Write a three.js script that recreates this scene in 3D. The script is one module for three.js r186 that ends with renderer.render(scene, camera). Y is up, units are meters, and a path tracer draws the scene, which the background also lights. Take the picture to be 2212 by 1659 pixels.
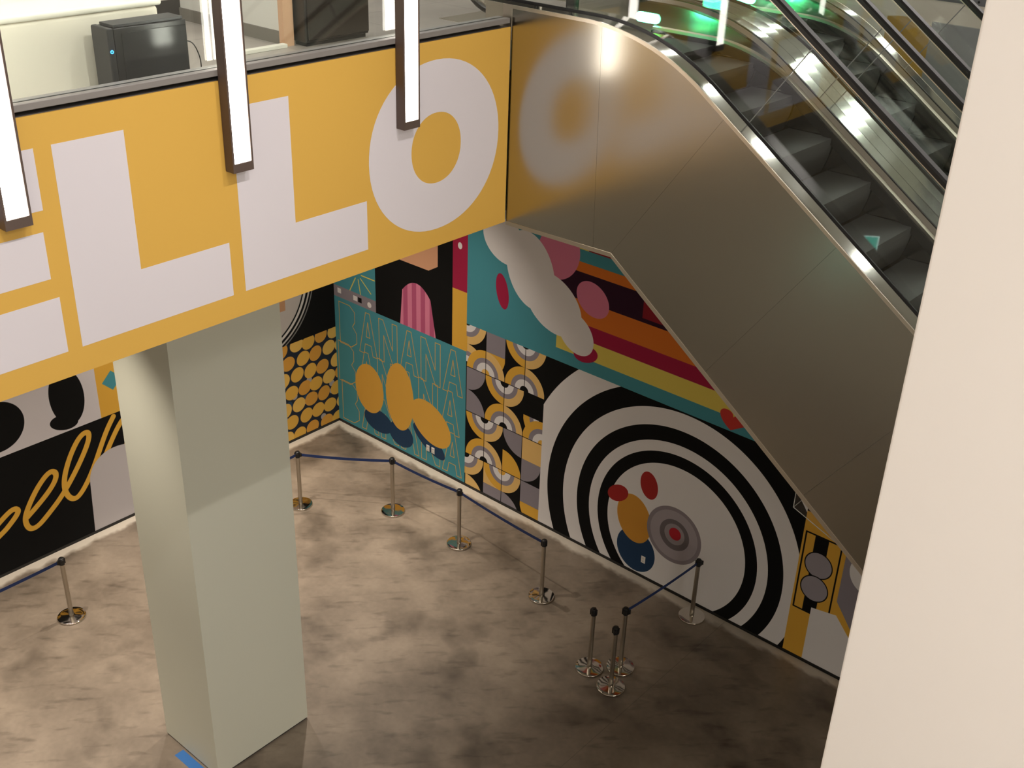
import * as THREE from 'three';
import { mergeGeometries } from 'three/addons/utils/BufferGeometryUtils.js';
import { RoundedBoxGeometry } from 'three/addons/geometries/RoundedBoxGeometry.js';
import { RectAreaLightUniformsLib } from 'three/addons/lights/RectAreaLightUniformsLib.js';
import { createNoise2D } from 'simplex-noise';

// ------------------------------------------------------------------ camera, exposure
RectAreaLightUniformsLib.init();
const scene = new THREE.Scene();
scene.background = new THREE.Color(0x000000);
const renderer = new THREE.WebGLRenderer({ antialias: true });
renderer.toneMapping = THREE.LinearToneMapping;
renderer.toneMappingExposure = 1.0;
renderer.shadowMap.enabled = true;
const camera = new THREE.PerspectiveCamera(37.041, 2212 / 1659, 0.05, 120);
{
  const right = new THREE.Vector3(0.6584359, 0.0319752, 0.7519573);
  const up = new THREE.Vector3(0.3323324, 0.8840711, -0.328593);
  const back = new THREE.Vector3(-0.6752906, 0.4662572, 0.5714778);
  camera.quaternion.setFromRotationMatrix(new THREE.Matrix4().makeBasis(right, up, back));
  camera.position.set(-11.839, 10.433, 14.1075);
}
const POWER = { ceiling: 1.7, upper: 5.5, strip: 16, spot: 98, aim: 28, hallFill: 7, wallLamp: 3, pill: 16 };
const COOL = 0xfff8f3, WARM = 0xfff1e1;

// ------------------------------------------------------------------ main dimensions (metres)
const UP = 8.5;          // upper floor level
const ZB = 7.671;        // plane of the banner
const XE = -4.4;         // outer side of the first escalator
const CEIL = 12.6;

// ------------------------------------------------------------------ helpers
const used = new Map();
function numbered(name) {
  const n = used.get(name) ?? 0; used.set(name, n + 1);
  return n ? name + '_' + String(n).padStart(3, '0') : name;
}
function tag(o, label, category, group, kind) {
  o.userData.label = label;
  if (category) o.userData.category = category;
  if (group) o.userData.group = group;
  if (kind) o.userData.kind = kind;
  return o;
}
function thing(name, label, category, [x, y, z] = [0, 0, 0], turn = 0, group) {
  const o = new THREE.Group(); o.name = numbered(name); scene.add(o);
  o.position.set(x, y, z); o.rotation.y = turn;
  return tag(o, label, category, group);
}
function part(name, geo, mat, parent, pos, label) {
  const m = new THREE.Mesh(Array.isArray(geo) ? merge(geo) : geo, mat);
  m.name = name; m.castShadow = m.receiveShadow = true;
  if (pos) m.position.set(...pos);
  if (label) m.userData.label = label;
  parent.add(m); return m;
}
function single(name, geo, mat, label, category, pos, group) {
  const m = part(numbered(name), geo, mat, scene, pos);
  return tag(m, label, category, group);
}
function struct(name, geo, mat, label, pos) {
  const m = part(numbered(name), geo, mat, scene, pos);
  return tag(m, label, null, null, 'structure');
}
function merge(list) {
  return mergeGeometries(list.map((g) => { const h = g.index ? g.toNonIndexed() : g; if (!h.attributes.uv) h.setAttribute('uv', new THREE.Float32BufferAttribute(new Float32Array(h.attributes.position.count * 2), 2)); return h; }));
}
// box given by its extents
function bx(x0, x1, y0, y1, z0, z1) {
  const g = new THREE.BoxGeometry(x1 - x0, y1 - y0, z1 - z0); g.translate((x0 + x1) / 2, (y0 + y1) / 2, (z0 + z1) / 2); return g;
}
function rbx(x0, x1, y0, y1, z0, z1, r = 0.01, seg = 2) {
  const g = new RoundedBoxGeometry(x1 - x0, y1 - y0, z1 - z0, seg, r); g.translate((x0 + x1) / 2, (y0 + y1) / 2, (z0 + z1) / 2); return g;
}
function cyl(r0, r1, h, seg = 24) { return new THREE.CylinderGeometry(r0, r1, h, seg); }
// closed outline [[z, y], ...] in the plane across x, given thickness x0..x1
function plateX(outline, x0, x1, bevel = 0) {
  const s = new THREE.Shape(outline.map(([z, y]) => new THREE.Vector2(-z, y)));
  const g = new THREE.ExtrudeGeometry(s, { depth: x1 - x0 - 2 * bevel, bevelEnabled: bevel > 0, bevelSize: bevel, bevelThickness: bevel, bevelSegments: 1, bevelOffset: -bevel, steps: 1 });
  g.rotateY(Math.PI / 2); // shape x -> -z, depth z -> x
  g.translate(x0 + bevel, 0, 0);
  return g;
}
// a cross-section [[x, off], ...] (closed) swept along points [{z, y, nz, ny}]
function sweep(path, section, closed = true) {
  const pos = [], idx = [], n = section.length;
  // each edge of the section gets own vertices so that edges stay crisp
  const edges = closed ? n : n - 1;
  for (let e = 0; e < edges; e++) {
    const a = section[e], b = section[(e + 1) % n], start = pos.length / 3;
    for (const p of path) for (const q of [a, b]) pos.push(q[0], p.y + p.ny * q[1], p.z + p.nz * q[1]);
    for (let i = 0; i + 1 < path.length; i++) { const k = start + 2 * i; idx.push(k, k + 1, k + 2, k + 1, k + 3, k + 2); }
  }
  if (closed) for (const [end, flip] of [[0, 0], [path.length - 1, 1]]) {
    const p = path[end], start = pos.length / 3;
    for (const q of section) pos.push(q[0], p.y + p.ny * q[1], p.z + p.nz * q[1]);
    const tri = THREE.ShapeUtils.triangulateShape(section.map((q) => new THREE.Vector2(q[0], q[1])), []);
    for (const t of tri) flip ? idx.push(start + t[0], start + t[1], start + t[2]) : idx.push(start + t[2], start + t[1], start + t[0]);
  }
  const g = new THREE.BufferGeometry();
  g.setAttribute('position', new THREE.Float32BufferAttribute(pos, 3));
  g.setAttribute('uv', new THREE.Float32BufferAttribute(new Float32Array(pos.length / 3 * 2), 2));
  g.setIndex(idx); g.computeVertexNormals();
  return g;
}
let seedState = 7;
const rnd = () => { seedState = (seedState * 1664525 + 1013904223) >>> 0; return seedState / 4294967296; };
function noiseField(seed) { let s = seed; return createNoise2D(() => { s = (s * 1664525 + 1013904223) >>> 0; return s / 4294967296; }); }
function fbm(n, x, y, oct = 5) { let a = 0.5, f = 1, v = 0; for (let i = 0; i < oct; i++) { v += a * n(x * f, y * f); a *= 0.5; f *= 2.03; } return v; }
function texture(w, h, fill, srgb = true) {
  const d = new Uint8Array(w * h * 4);
  for (let j = 0; j < h; j++) for (let i = 0; i < w; i++) { const c = fill(i / w, j / h), o = (j * w + i) * 4; d[o] = c[0]; d[o + 1] = c[1]; d[o + 2] = c[2]; d[o + 3] = 255; }
  const t = new THREE.DataTexture(d, w, h); t.magFilter = THREE.LinearFilter; t.minFilter = THREE.LinearFilter;
  t.wrapS = t.wrapT = THREE.RepeatWrapping; if (srgb) t.colorSpace = THREE.SRGBColorSpace; t.needsUpdate = true; return t;
}
const std = (color, roughness = 0.6, extra = {}) => new THREE.MeshStandardMaterial({ color, roughness, ...extra });
const lit = (color, k) => new THREE.MeshStandardMaterial({ color: 0x000000, emissive: color, emissiveIntensity: k, roughness: 0.6 });

// ------------------------------------------------------------------ materials
const M = {};
M.paint = std(0xe6dfd0, 0.75);
M.columnPaint = std(0xcccdbd, 0.7);
M.creamPaint = std(0xf2ebe2, 0.75);
M.ceiling = std(0xd8d4cc, 0.9);
M.wall = std(0xd8d6d0, 0.8);
M.black = std(0x0e0e0e, 0.5);
M.rubber = std(0x101010, 0.45);
M.steel = new THREE.MeshPhysicalMaterial({ color: 0xb5b1a6, metalness: 1, roughness: 0.22 });
M.deck = new THREE.MeshPhysicalMaterial({ color: 0xccc9c6, metalness: 1, roughness: 0.085 });
M.skirt = new THREE.MeshPhysicalMaterial({ color: 0xa4a49c, metalness: 1, roughness: 0.15 });
M.satin = new THREE.MeshPhysicalMaterial({ color: 0xd8cfc0, metalness: 1, roughness: 0.35 });
M.chrome = new THREE.MeshPhysicalMaterial({ color: 0xd4cec4, metalness: 1, roughness: 0.1 });
M.poleSteel = new THREE.MeshPhysicalMaterial({ color: 0xb9b2a6, metalness: 1, roughness: 0.28 });
M.glass = new THREE.MeshPhysicalMaterial({ color: 0xfbfefc, transmission: 1, thickness: 0, roughness: 0.02, ior: 1.5 });
M.acrylic = new THREE.MeshPhysicalMaterial({ color: 0xffffff, transmission: 1, thickness: 0, roughness: 0.03, ior: 1.49 });
M.shoe = new THREE.MeshPhysicalMaterial({ color: 0x8f8b88, metalness: 0.3, roughness: 0.45 });
M.bronze = std(0x5f5049, 0.5, { metalness: 0.3 });
M.gold = std(0xdaad4d, 0.6);
M.vinylWhite = std(0xdcd7dd, 0.62);
M.belt = std(0x142b5c, 0.75);
M.darkPlastic = std(0x131314, 0.4);

// concrete floor of the lower hall: one texture over the stretch x -16..0, z 0..24 with repeats of its own
const FW = 2048, FN = noiseField(11), FN2 = noiseField(29), FN3 = noiseField(57);
const floorTex = texture(FW, FW, (u, v) => {
  const x = -14 + 14.2 * u, z = 14.2 * v;
  let c = 0.5 + 0.42 * fbm(FN, x * 0.33, z * 0.4, 4) + 0.3 * fbm(FN2, x * 1.1, z * 0.9, 5) + 0.1 * fbm(FN3, x * 9, z * 9, 3);
  const cloud = fbm(FN3, x * 0.7 + 3, z * 0.6, 4);
  c += Math.max(0, cloud - 0.1) * 0.5 - Math.max(0, -cloud - 0.1) * 1.3;
  const streak = fbm(FN2, (x + z) * 0.9, (x - z) * 3.2 + 9, 4); c -= Math.max(0, streak - 0.22) * 0.9;
  let r = 127 + 52 * (c - 0.5), g = 115 + 49 * (c - 0.5), b = 101 + 45 * (c - 0.5);
  // unpolished pale border along the walls, ragged edge
  const dx = -x, dz = z, d = Math.min(dx + 0.0, dz);
  const rag = 0.22 + 0.07 * fbm(FN2, (x + z) * 1.7, x * 1.5, 3) + 0.012 * FN(x * 9, z * 9);
  if (d < rag) { const k = Math.min(1, (rag - d) / 0.09); r += (206 - r) * k * 0.9; g += (198 - g) * k * 0.9; b += (184 - b) * k * 0.9; }
  // saw-cut joint
  if (Math.abs(z - 8.21) < 0.006) { r *= 0.82; g *= 0.82; b *= 0.82; }
  return [r, g, b].map((q) => Math.max(0, Math.min(255, q)));
});
M.floor = new THREE.MeshStandardMaterial({ map: floorTex, roughness: 0.42 });
const upFloorTex = texture(1024, 1024, (u, v) => {
  const c = fbm(FN2, u * 6, v * 6, 5) * 0.6 + fbm(FN, u * 40, v * 40, 2) * 0.15, joint = Math.min(u * 8 % 1, v * 8 % 1) < 0.012 ? 0.9 : 1;
  return [150 + 30 * c, 143 + 29 * c, 136 + 28 * c].map((q) => q * joint);
});
M.upFloor = new THREE.MeshStandardMaterial({ map: upFloorTex, roughness: 0.4 });

// ------------------------------------------------------------------ large structure
function uvFloor(g, x0, z0, sx, sz) {
  const p = g.attributes.position, uv = g.attributes.uv;
  for (let i = 0; i < p.count; i++) uv.setXY(i, (p.getX(i) - x0) / sx, (p.getZ(i) - z0) / sz);
  return g;
}
struct('floor', uvFloor(bx(-16, 0.3, -0.2, 0, -0.3, 26), -14, 0, 14.2, 14.2), M.floor, 'mottled tan polished concrete floor of the lower hall');
const wallRight = struct('wall_right', bx(0, 0.3, 0, UP, -0.3, 26), M.wall, 'tall wall behind the escalators covered with colourful printed mural panels');
const wallBack = struct('wall_back', bx(-16, 0, 0, 6.9, -0.3, 0), M.wall, 'mural wall under the upper floor behind the square column');
struct('wall_left', bx(-16.3, -16, 0, CEIL, -10, 26), M.wall, 'plain pale wall closing the hall');
struct('wall_front', bx(-16, 9, 0, CEIL, 26, 26.3), M.wall, 'plain pale wall closing the far end of the hall');
struct('wall_far', bx(-16, 9, UP, CEIL, -10.3, -10), M.wall, 'plain pale wall at the back of the upper floor');
struct('wall_side', bx(9, 9.3, UP, CEIL, -10, 26), M.wall, 'plain pale wall beyond the escalator gallery');
struct('ceiling', bx(-16, 9, CEIL, CEIL + 0.3, -10, 26), M.ceiling, 'pale ceiling high over the hall');
// upper floor: slab with the low ceiling below it
struct('floor_upper', uvFloor(bx(-16, 9, UP - 0.25, UP, -10, ZB - 0.012), 0, 0, 9.6, 9.6), M.upFloor, 'grey tiled upper floor behind the glass railing');
struct('ceiling_lower', bx(-16, 0, 6.92, 7.0, 0, ZB - 0.02), M.ceiling, 'pale ceiling under the upper floor');
struct('floor_gallery', uvFloor(bx(0, 9, UP - 0.25, UP, ZB - 0.012, 26), 0, 0, 9.6, 9.6), M.upFloor, 'grey tiled floor of the gallery beyond the mural wall');
struct('floor_balcony', uvFloor(bx(-16, -4.75, UP - 0.4, UP, 13.75, 26), 0, 0, 9.6, 9.6), M.upFloor, 'grey tiled balcony floor across from the banner');
struct('baseboard_right', bx(-0.014, 0, 0, 0.045, 0, 26), M.black, 'thin black baseboard along the long mural wall');
struct('baseboard_back', bx(-16, 0, 0, 0.045, 0, 0.014), M.black, 'thin black baseboard along the mural wall behind the column');

// ------------------------------------------------------------------ mural panels (flat print on the two walls)
const C = { white: '#e2e0e1', teal: '#4b929f', teal2: '#6cb0ae', must: '#deac44', must2: '#e3bd77', black: '#0f0f0f', grey: '#8d8790', grey2: '#9c979f', crim: '#a32346', red: '#8e2430', oran: '#d9782e', yel: '#e0cc63', plum: '#33182b', pink: '#d77f9c', pinkD: '#b4577a', gold: '#d8a84e', navy: '#27405e', skin: '#d8a37f' };
function canvasPanel(wall, axis, u0, u1, v0, v1, ppm, draw, lift = 0.004) {
  const c = document.createElement('canvas');
  c.width = Math.min(2048, Math.round((u1 - u0) * ppm)); c.height = Math.min(2048, Math.round((v1 - v0) * ppm));
  const g = c.getContext('2d');
  g.setTransform(c.width / (u1 - u0), 0, 0, -c.height / (v1 - v0), -u0 * c.width / (u1 - u0), v1 * c.height / (v1 - v0));
  draw(g);
  const t = new THREE.CanvasTexture(c); t.colorSpace = THREE.SRGBColorSpace;
  const m = new THREE.MeshPhysicalMaterial({ map: t, roughness: 0.9, specularIntensity: 0.35 });
  const geo = axis === 'x' ? bx(-lift, 0, v0, v1, u0, u1) : bx(u0, u1, v0, v1, 0, lift);
  return part('mural_panel', geo, m, wall);
}
const K = {
  rect(g, col, x0, x1, y0, y1) { g.fillStyle = col; g.fillRect(x0, y0, x1 - x0, y1 - y0); },
  disc(g, col, x, y, r, ry = r, rot = 0) { g.fillStyle = col; g.beginPath(); g.ellipse(x, y, r, ry, rot, 0, 7); g.fill(); },
  poly(g, col, pts) { g.fillStyle = col; g.beginPath(); pts.forEach(([x, y], i) => (i ? g.lineTo(x, y) : g.moveTo(x, y))); g.closePath(); g.fill(); },
  line(g, col, w, pts, close) { g.strokeStyle = col; g.lineWidth = w; g.lineJoin = g.lineCap = 'round'; g.beginPath(); pts.forEach(([x, y], i) => (i ? g.lineTo(x, y) : g.moveTo(x, y))); if (close) g.closePath(); g.stroke(); },
  smooth(g, col, w, pts) { g.strokeStyle = col; g.lineWidth = w; g.lineJoin = g.lineCap = 'round'; g.beginPath(); g.moveTo(...pts[0]); for (let i = 1; i + 1 < pts.length; i++) g.quadraticCurveTo(pts[i][0], pts[i][1], (pts[i][0] + pts[i + 1][0]) / 2, (pts[i][1] + pts[i + 1][1]) / 2); g.lineTo(...pts[pts.length - 1]); g.stroke(); },
  half(g, col, x, y, r0, r1, a0, a1) { g.fillStyle = col; g.beginPath(); g.arc(x, y, r1, a0, a1); g.arc(x, y, Math.max(r0, 0.0001), a1, a0, true); g.closePath(); g.fill(); },
};
const PI = Math.PI;
// --- long wall, from the corner outwards
canvasPanel(wallRight, 'x', 0, 3.13, 0, 2.48, 400, (g) => {
  K.rect(g, C.teal, 0, 3.2, 0, 2.5);
  // outlined capitals B A N A N A in three rows
  const rows = [[0.12, 1.62, 0.78], [0.06, 0.86, 0.78], [0.12, 0.1, 0.78]];
  for (const [x0, y0, h] of rows) [...'BANANA'].forEach((ch, k) => {
    const x = x0 + k * 0.5, w = 0.44, s = 0.012;
    const P = (list) => K.line(g, C.gold, s, list.map(([a, b]) => [x + a * w, y0 + b * h]), true);
    if (ch === 'A') { P([[0, 0], [0.4, 1], [0.62, 1], [1, 0], [0.76, 0], [0.68, 0.24], [0.34, 0.24], [0.26, 0]]); P([[0.4, 0.42], [0.62, 0.42], [0.51, 0.78]]); }
    if (ch === 'N') P([[0, 0], [0, 1], [0.24, 1], [0.74, 0.36], [0.74, 1], [1, 1], [1, 0], [0.76, 0], [0.26, 0.64], [0.26, 0]]);
    if (ch === 'B') { P([[0, 0], [0, 1], [0.62, 1], [0.9, 0.88], [0.9, 0.64], [0.76, 0.52], [0.98, 0.38], [0.98, 0.14], [0.66, 0]]); }
  });
  // plain rounded colour shapes in place of the printed figures
  K.disc(g, C.navy, 1.05, 0.4, 0.36, 0.22); K.disc(g, C.navy, 1.62, 0.36, 0.3, 0.24); K.disc(g, C.navy, 2.3, 0.5, 0.42, 0.17, -0.5);
  K.disc(g, '#dcaa4a', 0.84, 0.96, 0.36, 0.47); K.disc(g, '#dcaa4a', 1.6, 1.08, 0.34, 0.64); K.disc(g, '#dcaa4a', 2.34, 0.86, 0.5, 0.36, -0.5);
});
canvasPanel(wallRight, 'x', 0, 1.06, 2.48, 2.69, 400, (g) => {
  K.rect(g, C.grey, 0, 1.1, 2.4, 2.7);
  K.rect(g, C.white, 0.1, 0.19, 2.56, 2.65); K.rect(g, C.white, 0.5, 0.6, 2.54, 2.63); K.rect(g, C.black, 0.62, 0.71, 2.54, 2.63); K.disc(g, C.white, 0.9, 2.57, 0.05);
});
canvasPanel(wallRight, 'x', 0, 1.06, 2.69, 5.6, 200, (g) => {
  K.rect(g, C.teal, 0, 1.1, 2.6, 5.7);
  for (let k = 0; k < 9; k++) K.line(g, C.yel, 0.02, [[0.62 + 0.1 * Math.cos(k * 0.7), 3.05 + 0.1 * Math.sin(k * 0.7)], [0.62 + 0.42 * Math.cos(k * 0.7), 3.05 + 0.42 * Math.sin(k * 0.7)]]);
});
canvasPanel(wallRight, 'x', 1.06, 2.82, 2.48, 5.6, 300, (g) => {
  K.rect(g, C.black, 1, 3, 2.4, 5.7);
  // plain stand-in: an arch of rose stripes and a round tan field
  const stripes = [C.pink, C.pinkD];
  g.save(); g.beginPath(); g.moveTo(1.64, 2.48); g.lineTo(1.7, 3.1); g.quadraticCurveTo(2.02, 3.5, 2.34, 3.1); g.lineTo(2.46, 2.48); g.closePath(); g.clip();
  for (let k = 0; k < 9; k++) K.rect(g, stripes[k % 2], 1.62 + k * 0.1, 1.72 + k * 0.1, 2.4, 3.6);
  g.restore();
  K.poly(g, C.skin, [[1.5, 3.6], [1.5, 4.2], [2.5, 4.2], [2.5, 3.72], [2.3, 3.6]]);
});
canvasPanel(wallRight, 'x', 2.82, 3.13, 3.475, 5.6, 300, (g) => { K.rect(g, C.crim, 2.8, 3.2, 3.4, 5.7); K.disc(g, C.white, 2.97, 4.2, 0.045, 0.055); });
canvasPanel(wallRight, 'x', 2.82, 3.13, 2.48, 3.475, 300, (g) => K.rect(g, C.must, 2.8, 3.2, 2.4, 3.5));
canvasPanel(wallRight, 'x', 3.13, 9.11, 2.965, 6.2, 320, (g) => {
  K.rect(g, C.teal, 3, 9.2, 2.9, 6.3);
  const st = [[3.17, 3.455, C.yel], [3.455, 3.69, C.crim], [3.69, 4.04, C.oran], [4.04, 4.45, C.plum], [4.45, 4.6, C.oran], [4.6, 4.78, C.teal], [4.78, 5.0, C.yel], [5.0, 5.3, C.oran]];
  for (const [a, b, col] of st) K.rect(g, col, 4.9, 9.2, a, b);
  K.rect(g, C.red, 5.38, 9.2, 4.78, 4.98); K.rect(g, C.red, 6.34, 9.2, 4.1, 4.45); K.rect(g, C.oran, 6.9, 9.2, 3.69, 4.1);
  K.rect(g, C.teal, 7.1, 9.2, 2.9, 3.08); K.rect(g, C.teal, 7.9, 9.2, 2.9, 3.2);
  g.fillStyle = '#c8413a'; g.beginPath(); g.moveTo(7.87, 2.98); g.bezierCurveTo(7.62, 3.12, 7.66, 3.28, 7.8, 3.26); g.bezierCurveTo(7.88, 3.25, 7.88, 3.2, 7.89, 3.18); g.bezierCurveTo(7.98, 3.3, 8.14, 3.2, 8.06, 3.1); g.closePath(); g.fill();
  // plain stand-in: white and rose cloud shapes
  K.disc(g, C.pink, 4.86, 4.62, 0.36, 0.42, -0.5); K.disc(g, C.pink, 5.5, 4.1, 0.3, 0.24, -0.5);
  K.disc(g, C.crim, 3.84, 3.72, 0.12, 0.28, 0.2); K.disc(g, C.crim, 5.44, 3.24, 0.22, 0.13, 0.3);
  for (const [x, y, a, b, r] of [[3.86, 4.52, 0.44, 0.34, -0.4], [4.36, 4.2, 0.44, 0.6, 0.35], [4.8, 3.82, 0.56, 0.42, -0.5], [5.24, 3.5, 0.36, 0.28, -0.7]]) K.disc(g, C.white, x, y, a, b, r);
});
canvasPanel(wallRight, 'x', 3.13, 4.73, 0, 2.965, 520, (g) => {
  K.rect(g, C.black, 3, 4.8, 0, 3);
  const q = 0.397, X = (i) => 3.147 + i * q, Y = (j) => 0.245 + j * q;
  // half rings: i, j of the centre; +1 opens up, -1 opens down
  const half = (i, j, d) => {
    const x = X(i), y = Y(j), a0 = d > 0 ? 0 : PI, a1 = a0 + PI, am = a0 + PI / 2;
    K.half(g, d > 0 ? C.must2 : C.must, x, y, 0.265, q, a0, am); K.half(g, d > 0 ? C.must : C.must2, x, y, 0.265, q, am, a1);
    K.half(g, C.grey, x, y, 0.185, 0.27, a0, a1); K.half(g, C.white, x, y, 0.085, 0.19, a0, a1);
  };
  const block = (col, i, j, cut) => { // square tile, one corner rounded off
    const x = X(i), y = Y(j); g.save(); g.beginPath(); g.rect(x, y, q, q); g.clip();
    if (cut === undefined) K.rect(g, col, x, x + q, y, y + q);
    else { const cx = x + (cut & 1 ? 0 : q), cy = y + (cut & 2 ? 0 : q); K.disc(g, col, cx, cy, q); }
    g.restore();
  };
  block(C.grey, 1, 6); block(C.must, 1, 5, 1); block(C.grey, 0, 4, 1); block(C.grey, 0, 3, 3); block(C.grey, 2, 2, 0); block(C.grey, 3, 0); block(C.grey, 3, 1, 1);
  block(C.must, 2, 1, 3); block(C.must2, 1, 0); block(C.must2, 3, 2); block(C.grey, 1, -1); block(C.grey, 2, -1, 3); block(C.must2, 0, -1, 3); block(C.must, 3, -1, 0); block(C.must, 2, 0, 1);
  half(0, 7, -1); half(3, 7, -1); half(0, 5, 1); half(1, 5, 1); half(2, 5, -1); half(3, 5, 1); half(4, 4, -1);
  half(1, 3, -1); half(2, 3, 1); half(0, 1, -1); half(1, 1, 1); half(4, 3, 1); half(2, 1, -1);
  g.save();
  for (let i = 1; i < 4; i++) K.line(g, C.black, 0.012, [[X(i), 0], [X(i), 3]]);
  for (let j = 1; j < 7; j += 2) K.line(g, C.black, 0.012, [[3.1, Y(j)], [4.8, Y(j)]]);
  g.restore();
  // the pale field of the ring panel rounds over the corner
  g.save(); g.beginPath(); g.rect(4.74, 0, 1, 3); g.clip(); K.rect(g, C.white, 4.74, 4.8, 0, 2.1); g.restore();
});
canvasPanel(wallRight, 'x', 4.73, 9.11, 0, 2.965, 460, (g) => {
  K.rect(g, C.black, 4.7, 9.2, 0, 3);
  const cx = 7.21, cy = 0.92;
  K.disc(g, C.white, cx, cy, 2.77);
  K.rect(g, C.white, 4.7, 5.2, 0, 1.4);
  for (const [r, col] of [[2.33, C.black], [2.02, C.white], [1.75, C.black], [1.52, C.white], [1.355, C.black], [1.17, C.white]]) K.disc(g, col, cx, cy, r);
  K.poly(g, C.black, [[8.95, 2.62], [9.2, 2.3], [9.2, 2.75]]);
  // plain rounded stand-ins for the printed figure
  K.disc(g, C.navy, 6.6, 0.42, 0.34, 0.36, 0.3); K.disc(g, '#cf943c', 6.52, 0.94, 0.3, 0.4, 0.25);
  K.disc(g, '#a52f2c', 6.2, 1.24, 0.2, 0.13, 0.6); K.disc(g, '#a52f2c', 6.72, 1.6, 0.15, 0.22, 0.2);
  K.disc(g, '#8c848a', 7.21, 0.98, 0.46); K.disc(g, '#a59da3', 7.21, 0.98, 0.4); K.disc(g, '#6f686b', 7.22, 0.99, 0.25); K.disc(g, '#9a9296', 7.22, 1.0, 0.17); K.disc(g, '#b32a35', 7.23, 1.01, 0.1);
});
canvasPanel(wallRight, 'x', 9.11, 12.5, 0, 2.965, 340, (g) => {
  K.rect(g, C.grey, 9, 12.6, 0, 3); K.rect(g, C.black, 9.1, 9.6, 2.28, 3);
  K.rect(g, C.must, 9.1, 9.72, 0, 2.3); K.poly(g, C.must, [[9.7, 1.2], [10.3, 0.4], [10.3, 0], [9.7, 0]]);
  K.rect(g, C.black, 9.28, 9.47, 0.8, 1.99); K.line(g, C.black, 0.022, [[9.15, 0.8], [9.65, 0.8], [9.65, 2.0], [9.15, 2.0]], true);
  for (const y of [1.57, 1.2]) { K.disc(g, C.black, 9.39, y, 0.2); K.disc(g, C.grey2, 9.39, y, 0.185); }
  K.poly(g, C.white, [[9.4, 0], [9.4, 0.9], [9.75, 0.96], [9.98, 0.7], [9.98, 0]]);
  K.disc(g, C.white, 10.1, 1.75, 0.3); K.disc(g, C.teal, 10.9, 1.1, 0.5);
});
canvasPanel(wallRight, 'x', 6.0, 13.0, 6.2, UP, 150, (g) => {
  K.rect(g, '#d9d0c6', 6, 13, 6, 9); K.rect(g, '#98989c', 9.48, 13, 6, 8.405);
  g.fillStyle = '#b18b43'; g.beginPath(); g.moveTo(9.0, 8.395); g.quadraticCurveTo(9.3, 8.45, 9.48, 8.36); g.lineTo(9.48, 6); g.lineTo(9.0, 6); g.fill();
});
canvasPanel(wallRight, 'x', 9.11, 13.0, 2.965, 6.2, 120, (g) => { K.rect(g, C.teal, 9, 13, 2.9, 6.3); K.disc(g, C.must, 11, 4.6, 0.9); });
// --- wall behind the column
canvasPanel(wallBack, 'z', -2.4, 0, 0, 1.88, 400, (g) => {
  K.rect(g, '#232a36', -2.5, 0.1, 0, 2);
  seedState = 5;
  for (let i = 0; i < 16; i++) K.disc(g, '#a39d99', -2.3 + rnd() * 2.2, 0.1 + rnd() * 1.6, 0.06, 0.06, 0);
  for (let i = 0; i < 14; i++) K.disc(g, C.navy, -2.3 + rnd() * 2.2, 0.1 + rnd() * 1.6, 0.09, 0.07, rnd());
  for (let i = 0; i < 9; i++) for (let j = 0; j < 7; j++) {
    const x = -2.35 + i * 0.29 + (j % 2) * 0.13 + (rnd() - 0.5) * 0.05, y = 0.1 + j * 0.285 + (rnd() - 0.5) * 0.05, col = ['#d2a548', '#cb9540', '#d8b05a'][Math.floor(rnd() * 3)];
    K.disc(g, col, x, y, 0.145, 0.13, rnd());
  }
});
canvasPanel(wallBack, 'z', -4.2, 0, 1.88, 5.6, 240, (g) => {
  K.rect(g, C.black, -4.3, 0.1, 1.8, 5.7);
  const cx = -1.78, cy = 3.04;
  for (const [r, col] of [[1.35, '#7d7d7b'], [1.325, C.black], [1.29, '#b9b6b2'], [1.255, C.black], [1.21, '#c9c6c2'], [1.16, C.black], [1.13, '#b9b3ae']]) K.disc(g, col, cx, cy, r);
  g.fillStyle = '#b98f6c';
  for (const [x, y, w, h] of [[-1.62, 2.52, 0.2, 0.44], [-1.3, 2.52, 0.24, 0.42], [-1.42, 2.14, 0.22, 0.32], [-1.78, 2.1, 0.22, 0.34]]) g.fillRect(x, y, w, h);
});
canvasPanel(wallBack, 'z', -9.2, -2.4, 0, 1.88, 260, (g) => {
  K.rect(g, C.black, -9.3, -2, 0, 2);
  const W = 0.085;
  K.smooth(g, C.must, W, [[-6.9, 0.42], [-6.33, 0.66], [-6.09, 0.84], [-6.0, 0.94], [-6.05, 1.01], [-6.16, 0.98], [-6.4, 0.82]]);
  K.smooth(g, C.must, W, [[-5.9, 0.78], [-5.65, 0.94], [-5.41, 1.15], [-5.36, 1.3], [-5.46, 1.37], [-5.67, 1.2], [-5.87, 0.93], [-5.95, 0.75], [-5.91, 0.57], [-5.78, 0.55], [-5.58, 0.69], [-5.33, 0.89], [-5.03, 1.24], [-4.79, 1.6], [-4.78, 1.76], [-4.93, 1.73], [-5.14, 1.45], [-5.29, 1.1], [-5.27, 0.84], [-5.15, 0.72], [-5.0, 0.83], [-4.8, 1.1], [-4.52, 1.62], [-4.36, 1.83]]);
  K.smooth(g, C.must, W, [[-4.58, 1.24], [-4.34, 1.62], [-4.1, 1.82], [-4.06, 1.6], [-4.4, 0.9], [-4.3, 0.72], [-4.0, 0.9]]);
  // plain pale rounded field in place of the printed figure
  g.fillStyle = '#bcb8bb'; g.beginPath(); g.moveTo(-4.93, 0); g.lineTo(-4.88, 0.95); g.bezierCurveTo(-4.8, 1.36, -4.35, 1.42, -4.0, 1.2); g.lineTo(-3.7, 0); g.closePath(); g.fill();
});
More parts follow.
